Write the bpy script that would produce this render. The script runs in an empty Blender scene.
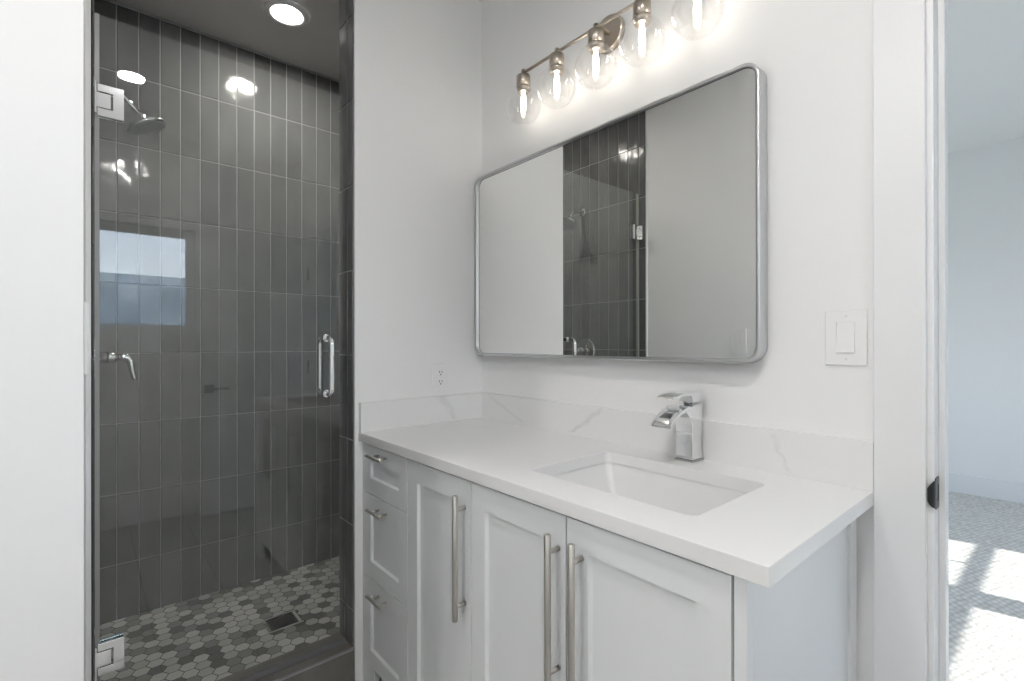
import bpy, bmesh, math, random
from mathutils import Vector, Matrix
random.seed(7)
PI = math.pi
scene = bpy.context.scene
COL = scene.collection

# ------------------------------------------------------------------ camera
F_PX, IMG_W = 489.774, 1024
YAW, PITCH, ROLL = 0.7132125, 0.00077, -0.0013
cam_data = bpy.data.cameras.new('camera')
cam = bpy.data.objects.new('camera', cam_data)
COL.objects.link(cam)
cam_data.sensor_width = 36.0
cam_data.sensor_fit = 'HORIZONTAL'
cam_data.lens = F_PX / IMG_W * 36.0
cam_data.shift_y = 2.352 / IMG_W
cam_data.clip_start = 0.01
fw = Vector((-math.cos(YAW), math.sin(YAW), 0)); rt = Vector((math.sin(YAW), math.cos(YAW), 0)); up = Vector((0, 0, 1))
fw2 = fw * math.cos(PITCH) + up * math.sin(PITCH); up2 = up * math.cos(PITCH) - fw * math.sin(PITCH)
rt3 = rt * math.cos(ROLL) + up2 * math.sin(ROLL); up3 = up2 * math.cos(ROLL) - rt * math.sin(ROLL)
m = Matrix((rt3, up3, -fw2)).transposed().to_4x4()
m.translation = Vector((1.6902, -1.29163, 1.23877))
cam.matrix_world = m
scene.camera = cam

# ------------------------------------------------------------------ world, sun, exposure
BULB_E, CAN_E, BATHCAN_E, SKY_E, SUN_E = 19.5, 270.0, 385.0, 6.0, 10.0
SUN_DIR = Vector((-1.0, -0.17, -0.45)).normalized()
world = bpy.data.worlds.new('sky'); scene.world = world
world.use_nodes = True
wn = world.node_tree.nodes; wl = world.node_tree.links
tcw = wn.new('ShaderNodeTexCoord'); sepw = wn.new('ShaderNodeSeparateXYZ'); skyr = wn.new('ShaderNodeValToRGB')
bg = wn['Background']; bg.inputs['Strength'].default_value = SKY_E
wl.new(tcw.outputs['Generated'], sepw.inputs[0]); wl.new(sepw.outputs['Z'], skyr.inputs['Fac']); wl.new(skyr.outputs['Color'], bg.inputs['Color'])
skyr.color_ramp.elements[0].position = 0.0; skyr.color_ramp.elements[0].color = (0.87, 0.94, 1.0, 1)
skyr.color_ramp.elements[1].position = 0.6; skyr.color_ramp.elements[1].color = (0.48, 0.67, 1.0, 1)
sun_data = bpy.data.lights.new('sun', 'SUN'); sun_data.energy = SUN_E; sun_data.angle = 0.006
sun_data.color = (1.0, 0.97, 0.92)
sun = bpy.data.objects.new('sun', sun_data); COL.objects.link(sun)
sun.rotation_euler = SUN_DIR.to_track_quat('-Z', 'Y').to_euler()
sun.location = (9, 3, 6)
vs = scene.view_settings
vs.view_transform = 'Standard'; vs.look = 'None'; vs.gamma = 1.0; vs.use_curve_mapping = False
vs.exposure = 0.06
scene.cycles.max_bounces = 14; scene.cycles.diffuse_bounces = 8; scene.cycles.glossy_bounces = 8
scene.cycles.transparent_max_bounces = 24
scene.cycles.caustics_reflective = False; scene.cycles.caustics_refractive = False
scene.cycles.sample_clamp_indirect = 6.0

# ------------------------------------------------------------------ materials
def new_mat(name):
    mt = bpy.data.materials.new(name); mt.use_nodes = True
    return mt, mt.node_tree.nodes, mt.node_tree.links, mt.node_tree.nodes['Principled BSDF']
def simple(name, col, rough=0.5, metal=0.0, bump=None, spec=0.5):
    mt, n, l, b = new_mat(name)
    b.inputs['Base Color'].default_value = (*col, 1); b.inputs['Roughness'].default_value = rough
    b.inputs['Metallic'].default_value = metal; b.inputs['Specular IOR Level'].default_value = spec
    if bump:
        sc_, st, dist = bump
        tc = n.new('ShaderNodeTexCoord'); nz = n.new('ShaderNodeTexNoise'); bp = n.new('ShaderNodeBump')
        nz.inputs['Scale'].default_value = sc_; nz.inputs['Detail'].default_value = 3
        bp.inputs['Strength'].default_value = st; bp.inputs['Distance'].default_value = dist
        l.new(tc.outputs['Object'], nz.inputs['Vector']); l.new(nz.outputs['Fac'], bp.inputs['Height'])
        l.new(bp.outputs['Normal'], b.inputs['Normal'])
    return mt
def emis(name, col, strength):
    mt, n, l, b = new_mat(name)
    b.inputs['Base Color'].default_value = (0.9, 0.9, 0.9, 1)
    b.inputs['Emission Color'].default_value = (*col, 1); b.inputs['Emission Strength'].default_value = strength
    return mt
def clear_glass(name, tint, ior=1.5, gloss=(1, 1, 1)):
    """thin clear pane: Fresnel mirror over straight transmission"""
    mt, n, l, b = new_mat(name); n.remove(b)
    out = n['Material Output']
    tr = n.new('ShaderNodeBsdfTransparent'); tr.inputs['Color'].default_value = (*tint, 1)
    gl = n.new('ShaderNodeBsdfGlossy'); gl.inputs['Roughness'].default_value = 0.0; gl.inputs['Color'].default_value = (*gloss, 1)
    geo = n.new('ShaderNodeNewGeometry'); fr = n.new('ShaderNodeFresnel'); mx = n.new('ShaderNodeMix'); mx.data_type = 'FLOAT'
    mx.inputs['A'].default_value = ior; mx.inputs['B'].default_value = 1.0 / ior
    l.new(geo.outputs['Backfacing'], mx.inputs['Factor']); l.new(mx.outputs['Result'], fr.inputs['IOR'])
    ms = n.new('ShaderNodeMixShader')
    l.new(fr.outputs['Fac'], ms.inputs['Fac']); l.new(tr.outputs[0], ms.inputs[1]); l.new(gl.outputs[0], ms.inputs[2])
    l.new(ms.outputs[0], out.inputs['Surface'])
    return mt

WALL = simple('white_wall_paint', (0.88, 0.88, 0.88), 0.65, bump=(260, 0.05, 0.001), spec=0.3)
CEIL = simple('white_ceiling_paint', (0.88, 0.88, 0.88), 0.8, spec=0.2)
TRIM = simple('white_trim_paint', (0.84, 0.845, 0.855), 0.35)
SHCEIL = simple('dimmed_ceiling_paint', (0.70, 0.69, 0.68), 0.7, spec=0.2)  # white paint toned down; part of the ceiling's dimness sits in this colour
CAB = simple('white_cabinet_lacquer', (0.81, 0.83, 0.845), 0.35)
PLASTIC = simple('white_plastic', (0.87, 0.87, 0.87), 0.3)
SLOT = simple('dark_slot', (0.03, 0.03, 0.03), 0.6)
GAP = simple('gap_shade_grey', (0.16, 0.16, 0.16), 0.5)  # dark tone stands for the shade in the mirror frame's recess
CAULK = simple('grey_sealant', (0.80, 0.80, 0.80), 0.6)
CHROME = simple('chrome', (0.90, 0.91, 0.92), 0.06, 1.0)
SATIN = simple('satin_chrome', (0.55, 0.55, 0.55), 0.22, 1.0)
NICKEL = simple('brushed_nickel', (0.60, 0.57, 0.53), 0.30, 1.0)
NICKEL_WARM = simple('brushed_nickel_warm', (0.62, 0.55, 0.47), 0.32, 1.0)
FRAME = simple('brushed_steel_frame', (0.62, 0.63, 0.64), 0.30, 1.0)
MIRROR = simple('silvered_mirror', (0.95, 0.955, 0.94), 0.0, 1.0)
BRONZE = simple('dark_bronze', (0.05, 0.05, 0.055), 0.35, 0.9)
CERAMIC = simple('white_ceramic', (0.82, 0.82, 0.82), 0.12)
RUBBER = simple('grey_vinyl_seal', (0.20, 0.20, 0.21), 0.45)
SPRAY = simple('grey_spray_face', (0.65, 0.66, 0.66), 0.35)
SEAL = simple('clear_vinyl_seal', (0.42, 0.42, 0.41), 0.3)
GLASS = clear_glass('shower_glass', (0.972, 0.982, 0.976), 1.62)
GLOBE = clear_glass('clear_globe_glass', (0.985, 0.985, 0.985), 1.45)
PANE = clear_glass('window_glass', (0.97, 0.98, 0.98), 1.5)
BULB = emis('glowing_bulb', (1.0, 0.92, 0.80), BULB_E)
LENS = emis('lit_lens', (1.0, 0.95, 0.88), CAN_E)
LENS2 = emis('lit_lens_bath', (1.0, 0.97, 0.94), BATHCAN_E)
GROUT = simple('grey_grout', (0.36, 0.36, 0.355), 0.8, spec=0.2)
HGROUT = simple('dark_mosaic_grout', (0.13, 0.13, 0.125), 0.8, spec=0.2)
LAWN = simple('lawn', (0.10, 0.13, 0.06), 0.9, bump=(40, 0.5, 0.02))
SUN_BLOCK = simple('pale_sun_block', (0.55, 0.55, 0.54), 0.9)

def stone_mat(name, c1, c2, scale, rough):
    mt, n, l, b = new_mat(name)
    tc = n.new('ShaderNodeTexCoord'); nz = n.new('ShaderNodeTexNoise'); nz.inputs['Scale'].default_value = scale; nz.inputs['Detail'].default_value = 6
    rp = n.new('ShaderNodeValToRGB'); rp.color_ramp.elements[0].position = 0.3; rp.color_ramp.elements[1].position = 0.7
    rp.color_ramp.elements[0].color = (*c1, 1); rp.color_ramp.elements[1].color = (*c2, 1)
    l.new(tc.outputs['Object'], nz.inputs['Vector']); l.new(nz.outputs['Fac'], rp.inputs['Fac']); l.new(rp.outputs[0], b.inputs['Base Color'])
    b.inputs['Roughness'].default_value = rough
    return mt
BACKDROP = stone_mat('mottled_backdrop', (0.35, 0.37, 0.40), (0.72, 0.74, 0.76), 1.6, 0.8)

def tile_mat():
    mt, n, l, b = new_mat('grey_glazed_tile')
    at = n.new('ShaderNodeAttribute'); at.attribute_name = 'tile_tone'
    tc = n.new('ShaderNodeTexCoord')
    nz = n.new('ShaderNodeTexNoise'); nz.inputs['Scale'].default_value = 16; nz.inputs['Detail'].default_value = 4
    mpz = n.new('ShaderNodeMapping'); mpz.inputs['Scale'].default_value = (1, 1, 0.45); l.new(tc.outputs['Object'], mpz.inputs[0])
    l.new(mpz.outputs[0], nz.inputs['Vector'])
    add = n.new('ShaderNodeMath'); add.operation = 'MULTIPLY_ADD'; add.inputs[1].default_value = 0.9
    sc5 = n.new('ShaderNodeMath'); sc5.operation = 'MULTIPLY'; sc5.inputs[1].default_value = 0.35; l.new(at.outputs['Fac'], sc5.inputs[0])
    l.new(nz.outputs['Fac'], add.inputs[0]); l.new(sc5.outputs[0], add.inputs[2])
    rp = n.new('ShaderNodeValToRGB')
    rp.color_ramp.elements[0].position = 0.2; rp.color_ramp.elements[0].color = (0.092, 0.095, 0.097, 1)
    rp.color_ramp.elements[1].position = 1.0; rp.color_ramp.elements[1].color = (0.185, 0.187, 0.187, 1)
    l.new(add.outputs[0], rp.inputs['Fac']); l.new(rp.outputs[0], b.inputs['Base Color'])
    b.inputs['Roughness'].default_value = 0.09
    n2 = n.new('ShaderNodeTexNoise'); n2.inputs['Scale'].default_value = 17; n2.inputs['Detail'].default_value = 0.0
    bp = n.new('ShaderNodeBump'); bp.inputs['Strength'].default_value = 0.42; bp.inputs['Distance'].default_value = 0.004
    l.new(tc.outputs['Object'], n2.inputs['Vector']); l.new(n2.outputs['Fac'], bp.inputs['Height']); l.new(bp.outputs['Normal'], b.inputs['Normal'])
    return mt
TILE = tile_mat()

def hex_mat():
    mt, n, l, b = new_mat('honed_hex_tile')
    at = n.new('ShaderNodeAttribute'); at.attribute_name = 'tile_tone'
    tc = n.new('ShaderNodeTexCoord'); nz = n.new('ShaderNodeTexNoise'); nz.inputs['Scale'].default_value = 60; nz.inputs['Detail'].default_value = 5
    l.new(tc.outputs['Object'], nz.inputs['Vector'])
    rp = n.new('ShaderNodeValToRGB'); cr = rp.color_ramp; cr.interpolation = 'CONSTANT'
    cr.elements[0].position = 0.0; cr.elements[0].color = (0.16, 0.16, 0.155, 1)
    cr.elements[1].position = 0.17; cr.elements[1].color = (0.30, 0.30, 0.29, 1)
    for p_, c_ in ((0.36, (0.56, 0.56, 0.54, 1)), (0.66, (0.68, 0.68, 0.655, 1))):
        e = cr.elements.new(p_); e.color = c_
    mx = n.new('ShaderNodeMix'); mx.data_type = 'RGBA'; mx.blend_type = 'MULTIPLY'; mx.inputs['Factor'].default_value = 0.18
    l.new(at.outputs['Fac'], rp.inputs['Fac']); l.new(rp.outputs[0], mx.inputs['A']); l.new(nz.outputs['Color'], mx.inputs['B'])
    l.new(mx.outputs['Result'], b.inputs['Base Color']); b.inputs['Roughness'].default_value = 0.4
    return mt
HEX = hex_mat()

CURB = stone_mat('taupe_porcelain', (0.15, 0.14, 0.13), (0.21, 0.20, 0.185), 9, 0.35)
FLOORT = stone_mat('grey_porcelain_floor', (0.40, 0.40, 0.39), (0.48, 0.48, 0.47), 5, 0.35)

def quartz_mat(name, veins):
    """white quartz; veins = list of (axis, a, b, slope) soft grey lines in object space"""
    mt, n, l, b = new_mat(name)
    tc = n.new('ShaderNodeTexCoord'); sp = n.new('ShaderNodeSeparateXYZ')
    nz = n.new('ShaderNodeTexNoise'); nz.inputs['Scale'].default_value = 14; nz.inputs['Detail'].default_value = 5
    l.new(tc.outputs['Object'], nz.inputs['Vector']); l.new(tc.outputs['Object'], sp.inputs[0])
    n3 = n.new('ShaderNodeTexNoise'); n3.inputs['Scale'].default_value = 30; n3.inputs['Detail'].default_value = 3
    l.new(tc.outputs['Object'], n3.inputs['Vector'])
    def mth(op, a, bb, c=None):
        nd = n.new('ShaderNodeMath'); nd.operation = op
        for i, v in enumerate((a, bb, c)):
            if v is None: continue
            if isinstance(v, (int, float)): nd.inputs[i].default_value = v
            else: l.new(v, nd.inputs[i])
        return nd.outputs[0]
    wob = mth('MULTIPLY', mth('SUBTRACT', nz.outputs['Fac'], 0.5), 0.09)
    total = None
    for (hor, ver, h0, slope, width, v0, v1, amp) in veins:   # line: hor = h0 + slope*(ver)
        H = sp.outputs['XYZ'.index(hor)]; V = sp.outputs['XYZ'.index(ver)]
        d = mth('ABSOLUTE', mth('ADD', mth('SUBTRACT', mth('SUBTRACT', H, h0), mth('MULTIPLY', V, slope)), wob), 0)
        f = mth('SUBTRACT', 1.0, mth('DIVIDE', d, width)); f = mth('MAXIMUM', f, 0.0)
        g = mth('MULTIPLY', mth('GREATER_THAN', V, v0), mth('LESS_THAN', V, v1))
        f = mth('MULTIPLY', mth('MULTIPLY', mth('MULTIPLY', f, g), amp), mth('ADD', n3.outputs['Fac'], 0.2))
        total = f if total is None else mth('MAXIMUM', total, f)
    mx = n.new('ShaderNodeMix'); mx.data_type = 'RGBA'
    mx.inputs['A'].default_value = (0.84, 0.84, 0.84, 1); mx.inputs['B'].default_value = (0.42, 0.41, 0.40, 1)
    if total is not None: l.new(total, mx.inputs['Factor'])
    else: mx.inputs['Factor'].default_value = 0
    l.new(mx.outputs['Result'], b.inputs['Base Color']); b.inputs['Roughness'].default_value = 0.30
    return mt
def carpet_mat():
    mt, n, l, b = new_mat('patterned_loop_carpet')
    tc = n.new('ShaderNodeTexCoord')
    wv = n.new('ShaderNodeTexVoronoi'); wv.inputs['Scale'].default_value = 40; wv.inputs['Randomness'].default_value = 0.35
    mp = n.new('ShaderNodeMapping'); mp.inputs['Scale'].default_value = (1.0, 0.6, 1.0); mp.inputs['Rotation'].default_value = (0, 0, 0.5)
    l.new(tc.outputs['Object'], mp.inputs[0]); l.new(mp.outputs[0], wv.inputs['Vector'])
    rp = n.new('ShaderNodeValToRGB'); rp.color_ramp.elements[0].position = 0.15; rp.color_ramp.elements[1].position = 0.75
    rp.color_ramp.elements[0].color = (0.82, 0.80, 0.77, 1); rp.color_ramp.elements[1].color = (0.54, 0.52, 0.49, 1)
    l.new(wv.outputs['Distance'], rp.inputs['Fac']); l.new(rp.outputs[0], b.inputs['Base Color'])
    bp = n.new('ShaderNodeBump'); bp.inputs['Strength'].default_value = 0.6; bp.inputs['Distance'].default_value = 0.006; bp.invert = True
    l.new(wv.outputs['Distance'], bp.inputs['Height']); l.new(bp.outputs['Normal'], b.inputs['Normal'])
    b.inputs['Roughness'].default_value = 0.95; b.inputs['Specular IOR Level'].default_value = 0.1
    return mt
CARPET = carpet_mat()

# ------------------------------------------------------------------ mesh helpers
class MB:
    def __init__(s): s.bm = bmesh.new(); s.mi = 0
    def face(s, pts):
        f = s.bm.faces.new([s.bm.verts.new(p) for p in pts]); f.material_index = s.mi; return f
    def box(s, x0, x1, y0, y1, z0, z1):
        v = [s.bm.verts.new((x, y, z)) for x in (x0, x1) for y in (y0, y1) for z in (z0, z1)]
        for q in ((0, 1, 3, 2), (4, 6, 7, 5), (0, 4, 5, 1), (2, 3, 7, 6), (0, 2, 6, 4), (1, 5, 7, 3)):
            f = s.bm.faces.new([v[i] for i in q]); f.material_index = s.mi
        return s
    def rings(s, rings, cap0=True, cap1=True, smooth=True):
        vr = [[s.bm.verts.new(p) for p in r] for r in rings]
        for a, b in zip(vr, vr[1:]):
            k = len(a)
            for i in range(k):
                f = s.bm.faces.new((a[i], a[(i + 1) % k], b[(i + 1) % k], b[i])); f.smooth = smooth; f.material_index = s.mi
        if cap0: f = s.bm.faces.new(list(reversed(vr[0]))); f.material_index = s.mi
        if cap1: f = s.bm.faces.new(vr[-1]); f.material_index = s.mi
        return s
    def lathe(s, c, axis, prof, seg=32, cap0=True, cap1=True):
        """prof: (distance along axis, radius)"""
        a = Vector(axis).normalized(); u = a.orthogonal().normalized(); w = a.cross(u); c = Vector(c)
        rr = [[c + a * h + (u * math.cos(2 * PI * i / seg) + w * math.sin(2 * PI * i / seg)) * r for i in range(seg)] for h, r in prof]
        return s.rings(rr, cap0, cap1)
    def tube(s, path, r, seg=14):
        path = [Vector(p) for p in path]; rr = []; u = None
        for i, p in enumerate(path):
            t = (path[min(i + 1, len(path) - 1)] - path[max(i - 1, 0)]).normalized()
            if u is None: u = t.orthogonal().normalized()
            u = (u - t * u.dot(t)).normalized(); w = t.cross(u)
            rad = r[i] if isinstance(r, (list, tuple)) else r
            rr.append([p + (u * math.cos(2 * PI * k / seg) + w * math.sin(2 * PI * k / seg)) * rad for k in range(seg)])
        return s.rings(rr)
    def prism(s, poly, o, u, v, n, d):
        """extrude 2D polygon in frame (o,u,v) by depth d along n"""
        o, u, v, n = Vector(o), Vector(u), Vector(v), Vector(n)
        a = [s.bm.verts.new(o + u * p[0] + v * p[1]) for p in poly]; b = [s.bm.verts.new(o + u * p[0] + v * p[1] + n * d) for p in poly]
        k = len(a); fs = [s.bm.faces.new(list(reversed(a))), s.bm.faces.new(b)]
        for i in range(k): fs.append(s.bm.faces.new((a[i], a[(i + 1) % k], b[(i + 1) % k], b[i])))
        for f in fs: f.material_index = s.mi
        return s
def arc(c, r, a0, a1, n):
    return [(c[0] + r * math.cos(a0 + (a1 - a0) * i / n), c[1] + r * math.sin(a0 + (a1 - a0) * i / n)) for i in range(n + 1)]
def rrect(x0, x1, y0, y1, r, n=6):
    return arc((x1 - r, y0 + r), r, -PI / 2, 0, n) + arc((x1 - r, y1 - r), r, 0, PI / 2, n) + arc((x0 + r, y1 - r), r, PI / 2, PI, n) + arc((x0 + r, y0 + r), r, PI, 1.5 * PI, n)

def build(name, mb, mats, parent=None, bevel=0, loc=None, recalc=True, seg=2):
    """link the collected mesh as one object; coordinates are world coordinates"""
    if recalc: bmesh.ops.recalc_face_normals(mb.bm, faces=mb.bm.faces[:])
    if parent is not None: origin = Vector(parent['_o'])
    elif loc is not None: origin = Vector(loc)
    else:
        xs = [v.co for v in mb.bm.verts]
        origin = Vector(((min(p.x for p in xs) + max(p.x for p in xs)) / 2, (min(p.y for p in xs) + max(p.y for p in xs)) / 2, min(p.z for p in xs)))
    mb.bm.transform(Matrix.Translation(-origin))
    me = bpy.data.meshes.new(name); mb.bm.to_mesh(me); mb.bm.free()
    for mt in (mats if isinstance(mats, (list, tuple)) else [mats]): me.materials.append(mt)
    o = bpy.data.objects.new(name, me); COL.objects.link(o)
    o['_o'] = list(origin)
    if parent is not None: o.parent = parent
    else: o.location = origin
    if bevel:
        bv = o.modifiers.new('bevel', 'BEVEL'); bv.width = bevel; bv.segments = seg; bv.limit_method = 'ANGLE'; bv.angle_limit = math.radians(40)
        bv.harden_normals = False
    return o
def tag(o, label, cat, group=None, kind=None):
    o['label'] = label; o['category'] = cat
    if group: o['group'] = group
    if kind: o['kind'] = kind
    return o
def thing(name, loc, label, cat, group=None):
    o = bpy.data.objects.new(name, None); COL.objects.link(o); o.location = loc; o['_o'] = list(loc)
    o.empty_display_size = 0.05
    return tag(o, label, cat, group)
def struct(name, mb, mats, label, cat, bevel=0, loc=(0, 0, 0)):
    return tag(build(name, mb, mats, None, bevel, loc), label, cat, kind='structure')

# ------------------------------------------------------------------ dimensions
H = 0.92           # counter top
CZ = 2.716         # bathroom ceiling
YP = -1.297        # partition face
BW = 2.44          # bathroom right wall
YF = -0.548        # cabinet front face
OY0, OY1 = -1.28, -0.578    # shower opening
SX = -1.03         # shower back wall
BX0, BX1, BY1, BZ = -2.0, 4.2, 4.15, 2.82   # bedroom

# ------------------------------------------------------------------ structure: bathroom shell
b = MB(); b.box(-0.13, 1.484, 0, 0.125, 0, BZ); b.box(2.296, 4.3, 0, 0.125, -0.1, BZ); b.box(1.484, 2.296, 0, 0.125, 2.05, BZ); b.box(-2.1, -0.13, 0, 0.125, -0.1, BZ)
struct('wall_back', b, WALL, 'white wall behind the vanity mirror and counter', 'wall')
b = MB(); b.box(-0.118, 0, OY1 + 0.006, 0, 0, CZ + 0.1)
struct('wall_left', b, WALL, 'white side wall with the outlet between shower and vanity mirror', 'wall')
b = MB(); b.box(0.0, 0.72, -3.0, YP, 0, CZ + 0.1); b.box(-0.118, 0.0, -3.0, OY0 - 0.006, 0, CZ + 0.1)
struct('wall_partition', b, WALL, 'white partition wall at the left beside the shower door hinges', 'wall')
b = MB()
wy0, wy1, wz0, wz1 = -1.42, -0.695, 1.325, 2.065
b.box(BW, BW + 0.15, -3.0, wy0, -0.1, CZ + 0.1); b.box(BW, BW + 0.15, wy1, 0, -0.1, CZ + 0.1); b.box(BW, BW + 0.15, wy0, wy1, -0.1, wz0); b.box(BW, BW + 0.15, wy0, wy1, wz1, CZ + 0.1)
struct('wall_right', b, WALL, 'white wall with the bathroom window, seen in the shower glass', 'wall')
b = MB(); b.box(0.7, BW + 0.15, -3.12, -3.0, -0.1, CZ + 0.1)
struct('wall_front', b, WALL, 'white wall at the far end of the bathroom', 'wall')
b = MB(); b.box(-0.13, BW + 0.15, -3.12, 0, CZ, CZ + 0.1)
struct('ceiling', b, CEIL, 'white bathroom ceiling', 'ceiling')
def floor_tiles():
    b = MB(); b.mi = 1; b.box(-0.0, BW + 0.15, -3.12, 0.06, -0.1, -0.002); b.mi = 0
    for i in range(-1, 8):
        for j in range(12):
            x0 = 0.685 - 0.61 * 2 + 0.61 * i + (0.305 if j % 2 else 0); x1 = x0 + 0.604; y0 = -1.079 - 0.305 * 7 + 0.305 * j; y1 = y0 + 0.299
            x0 = max(x0, 0.001); x1 = min(x1, BW); y0 = max(y0, -3.0); y1 = min(y1, 0.06)
            if x1 - x0 < 0.01 or y1 - y0 < 0.01: continue
            b.box(x0, x1, y0, y1, -0.002, 0)
    return b
struct('floor', floor_tiles(), [FLOORT, HGROUT], 'grey porcelain tile bathroom floor, seen in the shower glass', 'floor')

# ------------------------------------------------------------------ structure: shower
GX, GZ, ZT0 = 0.0774, 0.3048, 0.2822
def tile_face(b, o, u, n, ucuts, zcuts, lay, gap=0.0036, th=0.006):
    """glazed tiles as pillowed slabs on a grout plane; o + u*a is a point of the wall plane, n points into the room"""
    o, u, n = Vector(o), Vector(u), Vector(n); zz = Vector((0, 0, 1)); bm = b.bm
    b.mi = 1
    b.face([o + u * a + zz * z + n * (th * 0.55) for a, z in ((ucuts[0], zcuts[0]), (ucuts[-1], zcuts[0]), (ucuts[-1], zcuts[-1]), (ucuts[0], zcuts[-1]))])
    b.mi = 0
    for a0, a1 in zip(ucuts, ucuts[1:]):
        for z0, z1 in zip(zcuts, zcuts[1:]):
            if a1 - a0 < 0.008 or z1 - z0 < 0.008: continue
            g = gap / 2; e = 0.0018; tone = random.random()
            tl = [random.gauss(0, 0.0003) for _ in range(4)]
            base = [(a0 + g, z0 + g), (a1 - g, z0 + g), (a1 - g, z1 - g), (a0 + g, z1 - g)]
            top = [(a0 + g + e, z0 + g + e), (a1 - g - e, z0 + g + e), (a1 - g - e, z1 - g - e), (a0 + g + e, z1 - g - e)]
            vb = [bm.verts.new(o + u * p + zz * q + n * th * 0.4) for p, q in base]
            vt = [bm.verts.new(o + u * p + zz * q + n * (th + tl[i])) for i, (p, q) in enumerate(top)]
            fs = [bm.faces.new(vt)] + [bm.faces.new((vb[i], vb[(i + 1) % 4], vt[(i + 1) % 4], vt[i])) for i in range(4)]
            for f in fs: f.material_index = 0; f[lay] = tone
def cuts(lo, hi, start, pitch):
    k = math.ceil((lo - start) / pitch + 1e-6); out = [lo]
    while start + k * pitch < hi - 1e-6:
        if start + k * pitch > lo + 1e-6: out.append(start + k * pitch)
        k += 1
    return out + [hi]
def tile_struct(name, faces, boxes, label):
    b = MB(); lay = b.bm.faces.layers.float.new('tile_tone')
    for args in faces: tile_face(b, *args, lay)
    b.mi = 1
    for bx in boxes: b.box(*bx)
    return tag(build(name, b, [TILE, GROUT], None, 0, (0, 0, 0), recalc=False), label, 'wall', kind='structure')
zc = cuts(0.03, CZ, ZT0, GZ)
SYR = -0.06
T = 0.006
tile_struct('wall_shower_back', [((SX - T, 0, 0), (0, 1, 0), (1, 0, 0), cuts(OY0, SYR, -0.27 - GX * 20, GX), zc)], [(SX - 0.12, SX - T, OY0 - 0.1, SYR + 0.1, -0.1, CZ + 0.1)], 'back wall of the shower in stacked vertical grey glazed tiles')
tile_struct('wall_shower_left', [((0, OY0 - T, 0), (1, 0, 0), (0, 1, 0), cuts(SX, -0.003, -0.05 - GX * 20, GX), zc)], [(SX, -0.12, OY0 - 0.12, OY0 - T, -0.1, CZ + 0.1)], 'left shower wall in grey glazed tiles carrying the shower head')
tile_struct('wall_shower_right', [((0, SYR + T, 0), (1, 0, 0), (0, -1, 0), cuts(SX, -0.13, -0.05 - GX * 20, GX), zc),
                                  ((-0.124, 0, 0), (0, 1, 0), (-1, 0, 0), cuts(OY1, SYR, -0.27 - GX * 20, GX), zc),
                                  ((0, OY1 + T, 0), (1, 0, 0), (0, -1, 0), [-0.13, -0.05, -0.003], cuts(0.10, CZ, ZT0, GZ))], [(SX, -0.13, SYR + T, 0.0, -0.1, CZ + 0.1)], 'grey tiled end of the shower opening beside the vanity wall')
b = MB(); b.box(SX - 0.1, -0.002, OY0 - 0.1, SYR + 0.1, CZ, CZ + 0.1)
struct('ceiling_shower', b, SHCEIL, 'white shower ceiling, toned darker to carry its dimness', 'ceiling')
b = MB()
b.box(SX, SX + 0.004, OY0, SYR, CZ - 0.010, CZ - 0.0005)
struct('trim_shower', b, FRAME, 'thin metal edge strip where shower tile meets the ceiling', 'trim')
def hex_floor():
    b = MB(); lay = b.bm.faces.layers.float.new('tile_tone'); b.mi = 1
    z = 0.045
    b.box(SX, -0.13, OY0, SYR, -0.1, z - 0.0012); b.mi = 0
    P = 0.0515; R = (P - 0.0035) / math.sqrt(3); ry = P * math.sqrt(3) / 2
    for j in range(30):
        for i in range(22):
            cx = SX + P * (i + (0.5 if j % 2 else 0)); cy = OY0 + ry * j
            if -0.615 < cx < -0.487 and -0.732 < cy < -0.592: continue
            pts = [(cx + R * math.cos(PI / 6 + k * PI / 3), cy + R * math.sin(PI / 6 + k * PI / 3)) for k in range(6)]
            pts = [(min(max(x, SX), -0.131), min(max(y, OY0), SYR)) for x, y in pts]
            if max(p[0] for p in pts) - min(p[0] for p in pts) < 0.012 or max(p[1] for p in pts) - min(p[1] for p in pts) < 0.012: continue
            tone = random.random()
            try:
                f = b.face([(x, y, z) for x, y in pts]); f[lay] = tone
            except Exception: pass
    # cut pieces round the drain
    for (x0, x1, y0, y1) in ((-0.613, -0.603, -0.73, -0.59), (-0.499, -0.489, -0.73, -0.59), (-0.60, -0.502, -0.73, -0.718), (-0.60, -0.502, -0.607, -0.595)):
        f = b.face([(x0, y0, z), (x1, y0, z), (x1, y1, z), (x0, y1, z)]); f[lay] = 0.5
    return b
hf = build('floor_shower', hex_floor(), [HEX, HGROUT], None, 0, (0, 0, 0)); tag(hf, 'shower floor of small hexagon mosaic in mixed light and dark greys', 'floor', kind='structure')
b = MB(); b.box(-0.13, -0.002, OY0 - 0.004, OY1 + 0.004, -0.1, 0.152)
b.mi = 1; b.box(-0.006, 0.0005, OY0, OY1, 0.146, 0.1545)
struct('shower_curb', b, [CURB, FRAME], 'taupe tiled shower curb with a metal edge strip under the glass door', 'curb')

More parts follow.
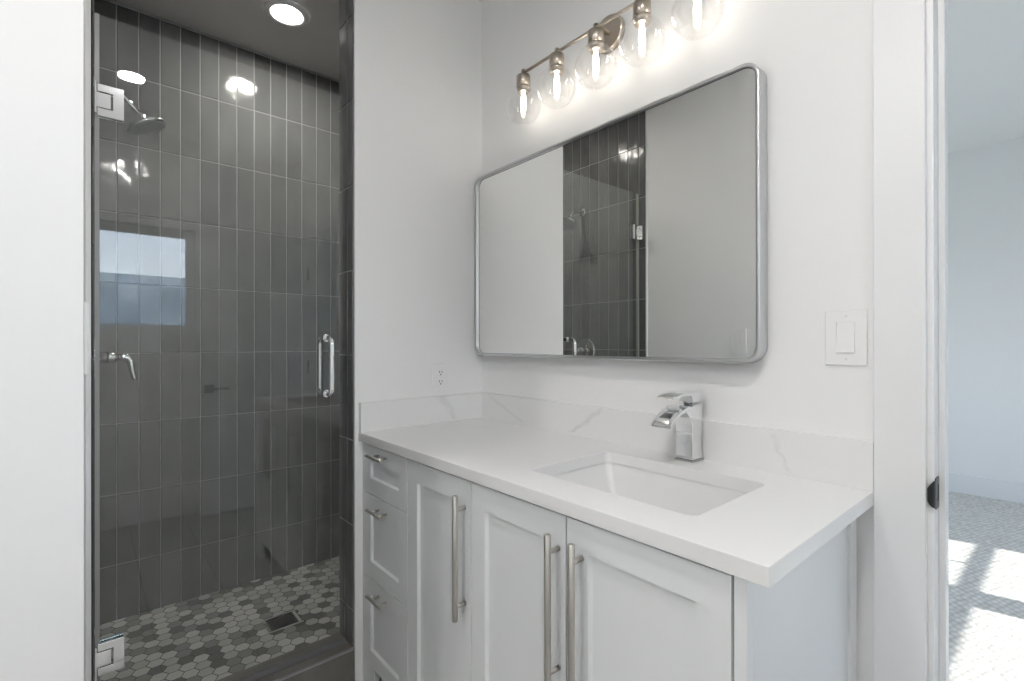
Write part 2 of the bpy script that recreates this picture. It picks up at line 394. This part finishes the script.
# ------------------------------------------------------------------ door opening, trims, bathroom door
b = MB()
b.box(1.4025, 1.489, -0.018, 0, 0, 2.13); b.box(2.291, 2.383, -0.018, 0, 0, 2.13); b.box(1.489, 2.291, -0.018, 0, 2.04, 2.13)
b.box(1.484, 1.50, 0.0, 0.125, 0, 2.05); b.box(2.28, 2.296, 0.0, 0.125, 0, 2.05); b.box(1.50, 2.28, 0.0, 0.125, 2.035, 2.05)
b.box(1.50, 1.511, 0.045, 0.080, 0, 2.035)
b.box(1.41, 1.492, 0.125, 0.143, 0, 2.13); b.box(2.288, 2.38, 0.125, 0.143, 0, 2.13); b.box(1.492, 2.288, 0.125, 0.143, 2.04, 2.13)
struct('trim_1', b, TRIM, 'white flat door casing and jamb right of the vanity', 'trim', bevel=0.0015)
b = MB(); b.box(2.27, 2.305, -0.70, 0.046, 0.012, 2.03)
d1 = struct('door_1', b, TRIM, 'white bathroom door standing open, seen in the shower glass', 'door', bevel=0.002)
d1['_o'] = [0, 0, 0]
b = MB(); b.box(2.262, 2.27, -0.668, -0.608, 0.885, 0.945); b.tube([(2.262, -0.638, 0.915), (2.225, -0.638, 0.915)], 0.010); b.box(2.217, 2.229, -0.648, -0.52, 0.907, 0.923)
build('door_handle', b, BRONZE, d1, 0.001)
for z in (1.80, 1.05, 0.22):
    b = MB(); b.lathe((2.266, 0.050, z - 0.05), (0, 0, 1), [(0, 0.007), (0.1, 0.007)], 12); b.box(2.270, 2.30, 0.046, 0.048, z - 0.05, z + 0.05)
    build('hinge', b, BRONZE, d1)
# strike plate on the jamb
sp = thing('strike_plate', (1.501, 0.02, 0.93), 'dark bronze strike plate on the white door jamb', 'strike plate')
b = MB()
outer = rrect(0.004, 0.040, -0.032, 0.032, 0.006); inner = rrect(0.016, 0.032, -0.016, 0.016, 0.002)
def ring_plate(b, outer, inner, place, d):
    """flat plate with a window: bridged loops of the same count"""
    a = [b.bm.verts.new(place(p, 0)) for p in outer]; c = [b.bm.verts.new(place(p, 0)) for p in inner]
    a2 = [b.bm.verts.new(place(p, d)) for p in outer]; c2 = [b.bm.verts.new(place(p, d)) for p in inner]; k = len(a)
    for i in range(k):
        j = (i + 1) % k
        for q in ((a[i], a[j], c[j], c[i]), (a2[j], a2[i], c2[i], c2[j]), (a[j], a[i], a2[i], a2[j]), (c[i], c[j], c2[j], c2[i])):
            f = b.bm.faces.new(q); f.material_index = b.mi
ring_plate(b, outer, inner, lambda p, d: (1.500 + d, p[0], 0.932 + p[1]), 0.0018)
build('plate', b, BRONZE, sp)
b = MB()
rr = []
for i in range(9):
    a = i / 8 * PI * 0.45
    y = 0.004 - 0.016 * math.sin(a); x = 1.5018 - 0.011 * (1 - math.cos(a)) ; hh = 0.028 * math.sqrt(1 - 0.8 * (i / 8) ** 2)
    rr.append([(x, y, 0.932 - hh), (x, y, 0.932 + hh), (x - 0.0018, y - 0.0003, 0.932 + hh), (x - 0.0018, y - 0.0003, 0.932 - hh)])
b.rings(rr, smooth=False)
build('lip', b, BRONZE, sp)

# ------------------------------------------------------------------ bedroom seen through the doorway
b = MB(); b.box(BX0 - 0.1, BX1 + 0.1, 0.06, BY1 + 0.1, -0.1, -0.001)
struct('floor_bedroom', b, CARPET, 'pale patterned loop carpet in the bedroom with bright sun patches', 'carpet floor')
b = MB(); b.box(BX0 - 0.1, BX1 + 0.1, BY1, BY1 + 0.1, -0.1, BZ)
struct('wall_bedroom_back', b, WALL, 'white far wall of the bedroom beyond the doorway', 'wall')
b = MB(); b.box(BX0 - 0.1, BX0, 0.06, 1.3, -0.1, BZ); b.box(BX0 - 0.1, BX0, 3.2, BY1, -0.1, BZ); b.box(BX0 - 0.1, BX0, 1.3, 3.2, -0.1, 0.8); b.box(BX0 - 0.1, BX0, 1.3, 3.2, 2.15, BZ)
struct('wall_bedroom_left', b, WALL, 'white bedroom wall left of the doorway', 'wall')
b = MB(); b.box(BX0 - 0.1, BX1 + 0.1, 0.0, BY1 + 0.1, BZ, BZ + 0.1)
struct('ceiling_bedroom', b, CEIL, 'white bedroom ceiling beyond the doorway', 'ceiling')
b = MB(); b.box(BX0, BX1, BY1 - 0.015, BY1, 0, 0.155)
struct('baseboard_bedroom', b, TRIM, 'white baseboard along the far bedroom wall', 'baseboard', bevel=0.002)
b = MB(); b.box(BW - 0.014, BW, -3.0, 0, 0, 0.14)
struct('baseboard_right', b, TRIM, 'white baseboard under the bathroom window', 'baseboard', bevel=0.002)
b = MB()
ws = [(1.36, 2.38), (2.52, 3.38)]; s0, s1 = 0.55, 2.15
b.box(BX1, BX1 + 0.15, 0.06, ws[0][0], -0.1, BZ); b.box(BX1, BX1 + 0.15, ws[0][1], ws[1][0], -0.1, BZ); b.box(BX1, BX1 + 0.15, ws[1][1], BY1, -0.1, BZ)
for a0, a1 in ws: b.box(BX1, BX1 + 0.15, a0, a1, -0.1, s0); b.box(BX1, BX1 + 0.15, a0, a1, s1, BZ)
struct('wall_bedroom_right', b, WALL, 'white bedroom wall with the windows that let the sun in', 'wall')
def window(name, x, y0, y1, z0, z1, rail, muntin, label, w=0.035):
    b = MB()
    b.box(x, x + 0.05, y0, y0 + w, z0, z1); b.box(x, x + 0.05, y1 - w, y1, z0, z1); b.box(x, x + 0.05, y0 + w, y1 - w, z0, z0 + w); b.box(x, x + 0.05, y0 + w, y1 - w, z1 - w, z1)
    if rail: b.box(x + 0.012, x + 0.034, y0 + w, y1 - w, rail - 0.018, rail + 0.018)
    if muntin: b.box(x + 0.02, x + 0.03, muntin - 0.008, muntin + 0.008, rail, z1 - w)
    o = struct(name, b, TRIM, label, 'window', bevel=0.002); o['_o'] = [0, 0, 0]
    b = MB(); b.box(x + 0.022, x + 0.027, y0 + w * 0.8, y1 - w * 0.8, z0 + w * 0.8, z1 - w * 0.8)
    build('pane', b, PANE, o)
    return o
window('window_1', BW + 0.07, wy0, wy1, wz0, wz1, None, None, 'bathroom window reflected in the shower glass', 0.05)
window('window_2', BX1 + 0.05, ws[0][0], ws[0][1], s0, s1, 1.327, 1.87, 'bedroom window nearer the bathroom')
window('window_3', BX1 + 0.05, ws[1][0], ws[1][1], s0, s1, 1.327, 2.945, 'bedroom window nearer the far wall')
window('window_added', BX0 - 0.09, 1.3, 3.2, 0.8, 2.15, None, None, 'unseen bedroom window added on the left wall for fill daylight')  # added opening, lets more sky light into the bedroom
b = MB(); b.box(BW + 0.15, 5.35, -5, -0.0, 2.66, 2.80)
struct('roof_sun_block', b, SUN_BLOCK, 'unseen roof slab added to keep sun out of the bathroom window', 'roof')  # added out of view so direct sun misses the bathroom window
b = MB(); b.box(-30, 40, -30, 30, -0.5, -0.3)
struct('ground', b, LAWN, 'lawn outside the house', 'ground')
b = MB(); b.box(9, 15, -14, 1, -0.3, 2.45)
struct('backdrop_outside', b, BACKDROP, 'pale mottled block added outside the bathroom window for its reflection', 'house')  # added block; sets the brightness of the lower window reflection

# ------------------------------------------------------------------ vanity
van = thing('vanity_cabinet', (0.68, -0.27, 0.0), 'white shaker vanity cabinet with three drawers and three doors under the counter', 'cabinet')
X = [0.020, 0.337, 0.668, 1.000, 1.344]; XE = 1.366
ZB, ZTOP = 0.112, 0.884
b = MB()
b.box(0.001, XE - 0.018, YF + 0.036, -0.002, ZB, 0.72); b.box(0.001, 0.020, YF + 0.036, -0.002, 0.72, 0.8895); b.box(0.020, XE - 0.018, YF + 0.036, YF + 0.054, 0.72, 0.8895); b.box(0.020, XE - 0.018, -0.020, -0.002, 0.72, 0.8895)
b.box(0.001, X[0] - 0.002, YF + 0.004, YF + 0.022, 0.0, 0.8895)
b.box(X[4] + 0.002, XE, YF + 0.001, YF + 0.022, 0.0, 0.8895)
for xa, xb in ((X[0] - 0.002, 0.098), (X[4] - 0.08, X[4] + 0.002)): b.box(xa, xb, YF + 0.003, YF + 0.022, 0.0, ZB - 0.001)
build('carcass', b, CAB, van, 0.0008)
b = MB(); b.box(XE - 0.018, XE, YF + 0.022, -0.06, 0.0, 0.8895); b.box(XE - 0.018, XE + 0.006, -0.06, -0.018, 0.0, 0.8895)
build('end_panel', b, CAB, van, 0.001)
b = MB(); b.box(X[0] - 0.002, X[4], -0.48, -0.465, 0.0, ZB)
build('toe_kick', b, CAB, van)
def shaker(b, x0, x1, z0, z1, sx=0.056, sz=0.062, th=0.02, dep=0.009, slope=0.004):
    y0 = YF + th
    def loop(y, ix, iz): return [(x0 + ix, y, z0 + iz), (x1 - ix, y, z0 + iz), (x1 - ix, y, z1 - iz), (x0 + ix, y, z1 - iz)]
    e = 0.0007
    b.rings([loop(y0, 0, 0), loop(YF + e, 0, 0), loop(YF, e, e), loop(YF, sx, sz), loop(YF + dep, sx + slope, sz + slope)], smooth=False)
def bar_pull(parent, a, c, posts, r, label=None):
    """round bar from a to c with posts back to the front face"""
    b = MB(); a, c = Vector(a), Vector(c); d = (c - a).normalized()
    b.lathe(a, d, [(0, r * 0.8), (0.0012, r), ((c - a).length - 0.0012, r), ((c - a).length, r * 0.8)], 16)
    for p in posts: b.lathe(p, (0, 1, 0), [(0, r * 0.75), (YF - Vector(p).y, r * 0.75)], 12)
    return build('handle', b, NICKEL, parent)
g = 0.0021
for (z0, z1, zh) in ((0.713, ZTOP, 0.858), (0.422, 0.713, 0.674), (ZB, 0.422, 0.383)):
    b = MB(); shaker(b, X[0], X[1] - g, z0 + g, z1 - g, sx=0.055, sz=0.055)
    dr = build('drawer', b, CAB, van)
    bar_pull(dr, (0.112, YF - 0.032, zh), (0.222, YF - 0.032, zh), [(0.140, YF - 0.032, zh), (0.194, YF - 0.032, zh)], 0.0055)
for k, (xh) in enumerate((0.642, 0.978, 1.043)):
    b = MB(); shaker(b, X[k + 1] + g, X[k + 2] - g, ZB + g, ZTOP - g)
    dr = build('door', b, CAB, van)
    bar_pull(dr, (xh, YF - 0.032, 0.524), (xh, YF - 0.032, 0.847), [(xh, YF - 0.032, 0.561), (xh, YF - 0.032, 0.810)], 0.0072)

# countertop with sink cut-out
def counter():
    b = MB(); x0, x1, y0, y1, z0, z1 = 0.0003, 1.4023, -0.56, -0.0003, 0.8895, H
    hole = rrect(0.782, 1.230, -0.452, -0.131, 0.022)
    outer = [(x0, y0), (x1, y0), (x1, y1), (x0, y1)]
    for z in (z0, z1):
        vo = [b.bm.verts.new((*p, z)) for p in outer]; vi = [b.bm.verts.new((*p, z)) for p in hole]
        es = [b.bm.edges.new((vo[i], vo[(i + 1) % 4])) for i in range(4)] + [b.bm.edges.new((vi[i], vi[(i + 1) % len(vi)])) for i in range(len(vi)) if vi[i] is not vi[(i + 1) % len(vi)]]
        bmesh.ops.triangle_fill(b.bm, use_beauty=True, edges=es)
        if z == z0: lo, li = vo, vi
    for A, B in ((lo, vo), (li, vi)):
        for i in range(len(A)): b.bm.faces.new((A[i], A[(i + 1) % len(A)], B[(i + 1) % len(A)], B[i]))
    return b
ct = build('vanity_countertop', counter(), quartz_mat('white_quartz_top', [('X', 'Y', 0.36, 0.9, 0.010, -0.35, -0.12, 0.25)]), None, 0.0012, (0, 0, 0))
tag(ct, 'white quartz countertop with an undermount sink opening', 'countertop')
bs = MB(); bs.box(0.0202, 1.4023, -0.020, 0.001, H + 0.0003, 1.027)
bso = build('backsplash', bs, quartz_mat('white_quartz_back', [('X', 'Z', 2.45, -2.33, 0.022, 0.93, 1.02, 0.26), ('X', 'Z', -0.76, 1.40, 0.020, 0.93, 1.022, 0.36), ('X', 'Z', 1.66, -0.45, 0.009, 0.93, 1.015, 0.2)]), None, 0, (0, 0, 0))
tag(bso, 'long white veined quartz backsplash under the mirror behind the faucet', 'backsplash')
bs = MB(); bs.box(-0.001, 0.0200, -0.558, 0.001, H + 0.0003, 1.027)
bso = build('backsplash', bs, quartz_mat('white_quartz_side', [('Y', 'Z', 0.450, -0.65, 0.022, 0.93, 1.03, 0.25)]), None, 0, (0, 0, 0))
tag(bso, 'short white quartz side splash below the outlet', 'backsplash')
# sink
snk = thing('sink', (1.006, -0.292, 0.74), 'white rectangular undermount sink set in the counter below the faucet', 'sink')
b = MB()
def lp(ix0, ix1, iy0, iy1, z, r): return [(x, y, z) for x, y in rrect(0.779 + ix0, 1.233 - ix1, -0.455 + iy0, -0.128 - iy1, r)]
b.rings([lp(-0.025, -0.025, -0.025, -0.025, 0.8885, 0.03), lp(-0.012, -0.012, -0.012, -0.012, 0.8885, 0.024), lp(-0.0105, -0.0105, -0.0105, -0.0105, 0.886, 0.020), lp(-0.001, -0.001, -0.001, -0.001, 0.886, 0.020), lp(0.001, 0.001, 0.001, 0.001, 0.880, 0.018), lp(0.035, 0.030, 0.020, 0.020, 0.785, 0.014), lp(0.045, 0.040, 0.030, 0.030, 0.772, 0.014), lp(0.075, 0.07, 0.06, 0.06, 0.766, 0.02),
         lp(0.195, 0.195, 0.135, 0.135, 0.76, 0.02)], cap0=False, cap1=True, smooth=False)
b.rings([lp(-0.02, -0.02, -0.02, -0.02, 0.8885, 0.03), lp(-0.01, -0.01, -0.01, -0.01, 0.86, 0.03), lp(0.03, 0.03, 0.03, 0.03, 0.75, 0.05)], cap0=False, cap1=True)
build('basin', b, CERAMIC, snk, recalc=False)
b = MB(); b.rings([lp(-0.010, -0.010, -0.010, -0.010, 0.8892, 0.020), lp(0.001, 0.001, 0.001, 0.001, 0.8892, 0.020), lp(0.001, 0.001, 0.001, 0.001, 0.8862, 0.020), lp(-0.010, -0.010, -0.010, -0.010, 0.8862, 0.020), lp(-0.010, -0.010, -0.010, -0.010, 0.8892, 0.020)], cap0=False, cap1=False, smooth=False)
build('sealant_joint', b, CAULK, snk)
b = MB(); b.lathe((1.006, -0.292, 0.7602), (0, 0, 1), [(0, 0.028), (0.003, 0.026), (0.004, 0.02), (0.008, 0.017), (0.0085, 0.0)][:4], 24)
build('drain', b, CHROME, snk)
# faucet
fc = thing('faucet', (0.99, -0.05, H), 'chrome waterfall faucet standing behind the sink', 'faucet')
fx0, fx1 = 0.970, 1.018
b = MB(); b.box(fx0 - 0.003, fx1 + 0.003, -0.078, -0.021, H + 0.0002, H + 0.005)
build('base_plate', b, SATIN, fc, 0.001)
b = MB()
# column with a concave shoulder under the spout (profile in y,z)
prof = [(-0.024, 0.925), (-0.024, 1.070), (-0.075, 1.070), (-0.085, 1.068), (-0.097, 1.062), (-0.105, 1.055), (-0.098, 1.052), (-0.086, 1.040), (-0.079, 1.022), (-0.075, 0.999), (-0.075, 0.925)]
b.prism([(p[0], p[1]) for p in prof], (fx0, 0, 0), (0, 1, 0), (0, 0, 1), (1, 0, 0), fx1 - fx0)
build('body', b, CHROME, fc, 0.0015)
b = MB()
top = []; N = 14
for i in range(N + 1):
    t = i / N; ang = t * math.radians(62)
    top.append((-0.026 - 0.165 * math.sin(ang) / math.sin(math.radians(62)) * 0.98, 1.0745 - 0.078 * (1 - math.cos(ang)) / (1 - math.cos(math.radians(62))) * 0.60))
bot = [(p[0], p[1] - 0.0045) for p in top]
b.prism(top + bot[::-1], (fx0 - 0.003, 0, 0), (0, 1, 0), (0, 0, 1), (1, 0, 0), fx1 - fx0 + 0.006)
for xa in (fx0 - 0.003, fx1):     # raised side lips of the open channel
    lip = [(p[0], p[1] + 0.004) for p in top[5:]]
    b.prism(lip + top[5:][::-1], (xa, 0, 0), (0, 1, 0), (0, 0, 1), (1, 0, 0), 0.003)
build('spout', b, CHROME, fc)
b = MB(); b.lathe((0.99, -0.05, 1.0747), (0, 0, 1), [(0, 0.012), (0.0045, 0.010)], 20)
build('cartridge', b, SATIN, fc)
b = MB()
lev = [(-0.022, 1.079), (-0.022, 1.106), (-0.075, 1.1075), (-0.12, 1.1065), (-0.165, 1.100), (-0.172, 1.095), (-0.165, 1.0935), (-0.12, 1.0985), (-0.080, 1.0985), (-0.072, 1.094), (-0.066, 1.079)]
b.prism(lev, (0.972, 0, 0), (0, 1, 0), (0, 0, 1), (1, 0, 0), 0.044)
build('lever', b, CHROME, fc, 0.001)

# ------------------------------------------------------------------ mirror
mir = thing('wall_mirror', (0.59, -0.02, 1.186), 'wide wall mirror with rounded corners and a thin brushed metal frame', 'mirror')
mx0, mx1, mz0, mz1, md = 0.0012, 1.180, 1.187, 1.943, 0.046
b = MB()
def mloop(y, i, r): return [(x, y, z) for x, z in rrect(mx0 + i, mx1 - i, mz0 + i, mz1 - i, r, 10)]
b.rings([mloop(-0.001, 0, 0.045), mloop(-md + 0.003, 0, 0.045), mloop(-md + 0.0008, 0.0012, 0.0438), mloop(-md, 0.0035, 0.0415), mloop(-md, 0.0075, 0.0375), mloop(-md + 0.0012, 0.0105, 0.0345)], cap0=False, cap1=False)
b.rings([mloop(-md + 0.0035, 0.0100, 0.035), mloop(-0.032, 0.0100, 0.035)], cap0=False, cap1=False)
build('frame', b, FRAME, mir)
b = MB(); b.rings([mloop(-md + 0.0012, 0.0105, 0.0345), mloop(-md + 0.0036, 0.0108, 0.0342), mloop(-md + 0.0036, 0.0095, 0.0355), mloop(-md + 0.0018, 0.0095, 0.0355), mloop(-md + 0.0012, 0.0105, 0.0345)], cap0=False, cap1=False)
build('shadow_gap', b, GAP, mir)
b = MB(); b.rings([mloop(-0.002, 0.010, 0.035), [(x, -0.037 + -0.005 * (x - 0.59), z) for x, y, z in mloop(0, 0.010, 0.035)]], smooth=False)
build('mirror_glass', b, MIRROR, mir)

# ------------------------------------------------------------------ vanity light
LY, LZ = -0.085, 2.229
vl = thing('vanity_light', (0.70, 0, 2.24), 'five globe brushed nickel vanity light above the mirror', 'wall light')
b = MB(); b.lathe((0.694, -0.0005, 2.244), (0, -1, 0), [(0, 0.057), (0.016, 0.057), (0.020, 0.053), (0.022, 0.0)][:3], 40)
build('backplate', b, NICKEL_WARM, vl)
b = MB(); b.tube([(0.70, -0.018, 2.24), (0.70, -0.05, 2.24), (0.70, LY, LZ)], 0.0065)
build('arm', b, NICKEL_WARM, vl)
b = MB(); b.tube([(0.355, LY, LZ), (1.045, LY, LZ)], 0.0055)
build('crossbar', b, NICKEL_WARM, vl)
for x in (0.361, 0.5305, 0.70, 0.8695, 1.039):
    b = MB(); b.lathe((x, LY, 0), (0, 0, -1), [(-LZ - 0.012, 0.0075), (-LZ + 0.010, 0.0075), (-LZ + 0.012, 0.0255), (-LZ + 0.050, 0.0255), (-LZ + 0.0505, 0.0245), (-LZ + 0.052, 0.0245), (-LZ + 0.0525, 0.0255), (-LZ + 0.064, 0.0255), (-LZ + 0.066, 0.021), (-LZ + 0.072, 0.020)], 28)
    so = build('socket', b, NICKEL_WARM, vl)
    cz = LZ - 0.121; R = 0.0665; t = 0.0018
    a0 = math.asin(0.021 / R); a1 = PI - math.asin(0.043 / R)
    pr = [(cz + R * math.cos(a0 + (a1 - a0) * i / 26), R * math.sin(a0 + (a1 - a0) * i / 26)) for i in range(27)]
    pin = [(cz + (R - t) * math.cos(a0 + (a1 - a0) * i / 26), (R - t) * math.sin(a0 + (a1 - a0) * i / 26)) for i in range(27)][::-1]
    full = [(cz + R * math.cos(a0) + 0.018, 0.021)] + pr + pin + [(cz + R * math.cos(a0) + 0.018, 0.0192)]
    b = MB(); b.lathe((x, LY, 0), (0, 0, 1), full + [full[0]], 40, False, False)
    build('glass_globe', b, GLOBE, so)
    b = MB(); zt = LZ - 0.0745
    b.lathe((x, LY, 0), (0, 0, -1), [(-zt, 0.006), (-zt + 0.012, 0.008), (-zt + 0.03, 0.0095), (-zt + 0.05, 0.0095), (-zt + 0.066, 0.007), (-zt + 0.074, 0.002)], 16)
    build('bulb', b, BULB, so)

# ------------------------------------------------------------------ shower door
sd = thing('shower_door', (-0.055, -0.92, 0.155), 'frameless clear glass shower door with chrome hinges and pull', 'shower door')
gx0, gx1 = -0.060, -0.050
b = MB(); b.box(gx0, gx1, -1.268, -0.588, 0.172, 2.135)
build('glass_panel', b, GLASS, sd)
b = MB(); b.box(gx0 - 0.001, gx1 + 0.001, -1.2785, -1.2685, 0.172, 2.135)
build('side_seal', b, SEAL, sd)
b = MB(); b.box(gx0 - 0.003, gx1 + 0.003, -1.268, -0.588, 0.1525, 0.1715)
build('bottom_sweep', b, RUBBER, sd, 0.001)
for z0 in (1.857, 0.341):
    hh = 0.086
    b = MB(); ya, yb = -1.273, -1.216; w = yb - ya
    cpl = [(0, 0), (w, 0), (w, hh), (0, hh), (0, hh * 0.76), (w * 0.58, hh * 0.76), (w * 0.58, hh * 0.24), (0, hh * 0.24)]
    for xs, n in ((gx1 + 0.0003, 1), (gx0 - 0.0003, -1)):
        b.prism(cpl, (xs, ya, z0), (0, 1, 0), (0, 0, 1), (n, 0, 0), 0.0085)
    hg = build('hinge', b, CHROME, sd, 0.001)
    b = MB()
    b.box(gx1 + 0.0005, gx1 + 0.0085, ya - 0.004, ya + w * 0.50, z0 + hh * 0.27, z0 + hh * 0.73)
    b.box(gx0 - 0.0085, gx0 - 0.0005, ya - 0.004, ya + w * 0.50, z0 + hh * 0.27, z0 + hh * 0.73)
    b.box(-0.085, -0.022, -1.2795, -1.2745, z0, z0 + hh)
    build('wall_plate', b, CHROME, hg, 0.001)
b = MB(); yh = -0.655; za, zb, rr_ = 1.062, 1.258, 0.0096
for sgn, xg, xo in ((1, gx1, 0.001), (-1, gx0, -0.113)):
    path = [(xg, za)] + arc((xo - sgn * 0.022, za + 0.022), 0.022, -PI / 2, 0, 8) if sgn > 0 else [(xg, za)] + [(2 * (xo + 0.022) - p[0], p[1]) for p in arc((xo + 0.022, za + 0.022), 0.022, -PI / 2, 0, 8)]
    up_ = [(p[0], za + zb - p[1]) for p in path][::-1]
    b.tube([(p[0], yh, p[1]) for p in path + up_], rr_)
    for z in (za, zb): b.lathe((xg, yh, z), (sgn, 0, 0), [(0, 0.013), (0.004, 0.013)], 20)
build('pull_handle', b, CHROME, sd)

# shower head, valve, drain, can lights
sh = thing('showerhead', (-0.5, -1.28, 2.10), 'chrome shower head on a bent arm high on the left shower wall', 'shower head')
b = MB(); b.lathe((-0.5, -1.2799, 2.118), (0, 1, 0), [(0, 0.030), (0.004, 0.030), (0.010, 0.012)], 28)
build('flange', b, CHROME, sh)
b = MB(); b.tube([(-0.5, -1.275, 2.118), (-0.5, -1.235, 2.118), (-0.5, -1.215, 2.114), (-0.5, -1.195, 2.102), (-0.5, -1.150, 2.056)], 0.0085)
build('arm', b, CHROME, sh)
b = MB(); ax = Vector((0.08, 0.42, -0.9)).normalized()
b.lathe((-0.5, -1.152, 2.058), ax, [(0, 0.011), (0.012, 0.014), (0.018, 0.012), (0.024, 0.022), (0.034, 0.055), (0.038, 0.0645), (0.047, 0.0645), (0.050, 0.060)], 36)
hd = build('head', b, CHROME, sh)
b = MB()
b.lathe(Vector((-0.5, -1.152, 2.058)) + ax * 0.0501, ax, [(0, 0.058), (0.0012, 0.057)], 36)
u_ = ax.orthogonal().normalized(); w_ = ax.cross(u_)
for rad, cnt in ((0.016, 8), (0.031, 14), (0.046, 20)):
    for k in range(cnt):
        c = Vector((-0.5, -1.152, 2.058)) + ax * 0.0512 + (u_ * math.cos(2 * PI * k / cnt) + w_ * math.sin(2 * PI * k / cnt)) * rad
        b.lathe(c, ax, [(0, 0.0022), (0.002, 0.0016)], 6)
build('spray_face', b, SPRAY, hd)
va = thing('shower_valve', (-0.47, -1.28, 1.192), 'chrome shower valve with a drooping lever on the left shower wall', 'shower valve')
b = MB(); b.lathe((-0.47, -1.2799, 1.192), (0, 1, 0), [(0, 0.080), (0.006, 0.080), (0.011, 0.070), (0.012, 0.03), (0.02, 0.028)], 40)
build('escutcheon', b, CHROME, va)
b = MB(); b.lathe((-0.47, -1.262, 1.192), (0, 1, 0), [(0, 0.020), (0.040, 0.020), (0.045, 0.015)], 24)
build('collar', b, SATIN, va)
b = MB(); b.tube([(-0.47, -1.219, 1.192), (-0.47, -1.200, 1.193), (-0.47, -1.187, 1.190), (-0.47, -1.180, 1.178), (-0.47, -1.177, 1.150), (-0.47, -1.171, 1.122), (-0.47, -1.165, 1.112)], [0.011, 0.0115, 0.012, 0.011, 0.009, 0.0085, 0.007])
build('lever', b, CHROME, va)
dr = thing('floor_drain', (-0.55, -0.662, 0.045), 'small dark square drain in the hexagon shower floor', 'drain')
b = MB(); ring_plate(b, rrect(-0.601, -0.499, -0.714, -0.610, 0.003), rrect(-0.595, -0.505, -0.708, -0.616, 0.002), lambda p, d: (p[0], p[1], 0.0440 + d), 0.0018)
build('rim', b, BRONZE, dr)
b = MB(); b.box(-0.596, -0.504, -0.709, -0.615, 0.0442, 0.0448)
for k in range(8): b.box(-0.592 + k * 0.0112, -0.592 + k * 0.0112 + 0.006, -0.706, -0.618, 0.0448, 0.0457)
build('grate', b, BRONZE, dr)
def can(x, y, z, lens, label):
    t = thing('recessed_light', (x, y, z), label, 'recessed light', 'round recessed ceiling lights')
    b = MB(); b.lathe((x, y, z - 0.0002), (0, 0, -1), [(0, 0.094), (0.003, 0.094), (0.008, 0.088), (0.011, 0.072), (0.007, 0.059), (0.002, 0.059)], 48, False, False)
    build('trim_ring', b, PLASTIC, t)
    b = MB(); b.lathe((x, y, z - 0.001), (0, 0, -1), [(0, 0.059), (0.0025, 0.059)], 48)
    build('lens', b, lens, t)
can(-0.62, -0.62, CZ, LENS, 'lit round recessed light in the shower ceiling')
can(0.98, -2.25, CZ, LENS2, 'unseen recessed light added as fill in the bathroom ceiling, farthest from the vanity')  # added can out of view, fills the room with light
can(1.62, -1.11, CZ, LENS2, 'lit round recessed light in the white bathroom ceiling, seen reflected in the shower glass')

# switches and outlet
def switch(frame, label, w=0.081, h=0.125):
    o, u, n = frame; o, u, n = Vector(o), Vector(u), Vector(n); z = Vector((0, 0, 1))
    t = thing('light_switch', o - z * h / 2, label, 'light switch', 'white rocker light switches')
    def P(a, c, d): return o + u * a + z * c + n * d
    b = MB()
    def lp(i, d, r): return [P(p[0], p[1], d) for p in rrect(-w / 2 + i, w / 2 - i, -h / 2 + i, h / 2 - i, r)]
    def ilp(d): return [P(p[0], p[1], d) for p in rrect(-0.0182, 0.0182, -0.0348, 0.0348, 0.001)]
    b.rings([lp(0, 0.0003, 0.004), lp(0, 0.0042, 0.004), lp(0.0015, 0.0058, 0.003), ilp(0.0058), ilp(0.003)], cap0=False, smooth=False)
    build('cover_plate', b, PLASTIC, t)
    b = MB(); rw, rh = 0.0175, 0.034
    prof = [(-rh, 0.003), (-rh, 0.0095), (0, 0.0070), (rh, 0.0062), (rh, 0.003)]
    b.prism([(p[0], p[1]) for p in prof], P(-rw, 0, 0), z, n, u, 2 * rw)
    build('rocker', b, PLASTIC, t, 0.0006)
    for c in (0.048, -0.048):
        b = MB(); b.lathe(P(0, c, 0.0058), n, [(0, 0.0028), (0.0012, 0.0022)], 12)
        build('screw', b, PLASTIC, t)
switch(((1.3485, 0, 1.2505), (1, 0, 0), (0, -1, 0)), 'white rocker light switch on the wall right of the mirror')
switch(((0.541, YP, 1.248), (-1, 0, 0), (0, 1, 0)), 'white rocker light switch reflected in the lower right of the mirror')
ol = thing('power_outlet', (0, -0.216, 1.044), 'white duplex power outlet on the side wall above the side splash', 'power outlet')
def OP(a, c, d): return (d, -0.216 + a, 1.101 + c)
b = MB()
def ol_lp(i, d, r): return [OP(p[0], p[1], d) for p in rrect(-0.035 + i, 0.035 - i, -0.0575 + i, 0.0575 - i, r)]
b.rings([ol_lp(0, 0.0003, 0.004), ol_lp(0, 0.0040, 0.004), ol_lp(0.0015, 0.0055, 0.003)], cap0=False, smooth=False)
build('cover_plate', b, PLASTIC, ol)
for c in (0.019, -0.019):
    b = MB(); b.prism(rrect(-0.017, 0.017, c - 0.014, c + 0.014, 0.009), OP(0, 0, 0.0054), (0, 1, 0), (0, 0, 1), (1, 0, 0), 0.0016)
    so = build('socket', b, PLASTIC, ol)
    b = MB()
    for a in (-0.006, 0.006): b.box(0.0068, 0.0072, -0.216 + a - 0.0012, -0.216 + a + 0.0012, 1.101 + c, 1.101 + c + 0.008)
    b.lathe(OP(0, c - 0.007, 0.0068), (1, 0, 0), [(0, 0.0028), (0.0004, 0.0028)], 12)
    build('slot', b, SLOT, so)

for o in bpy.data.objects:
    if '_o' in o: del o['_o']
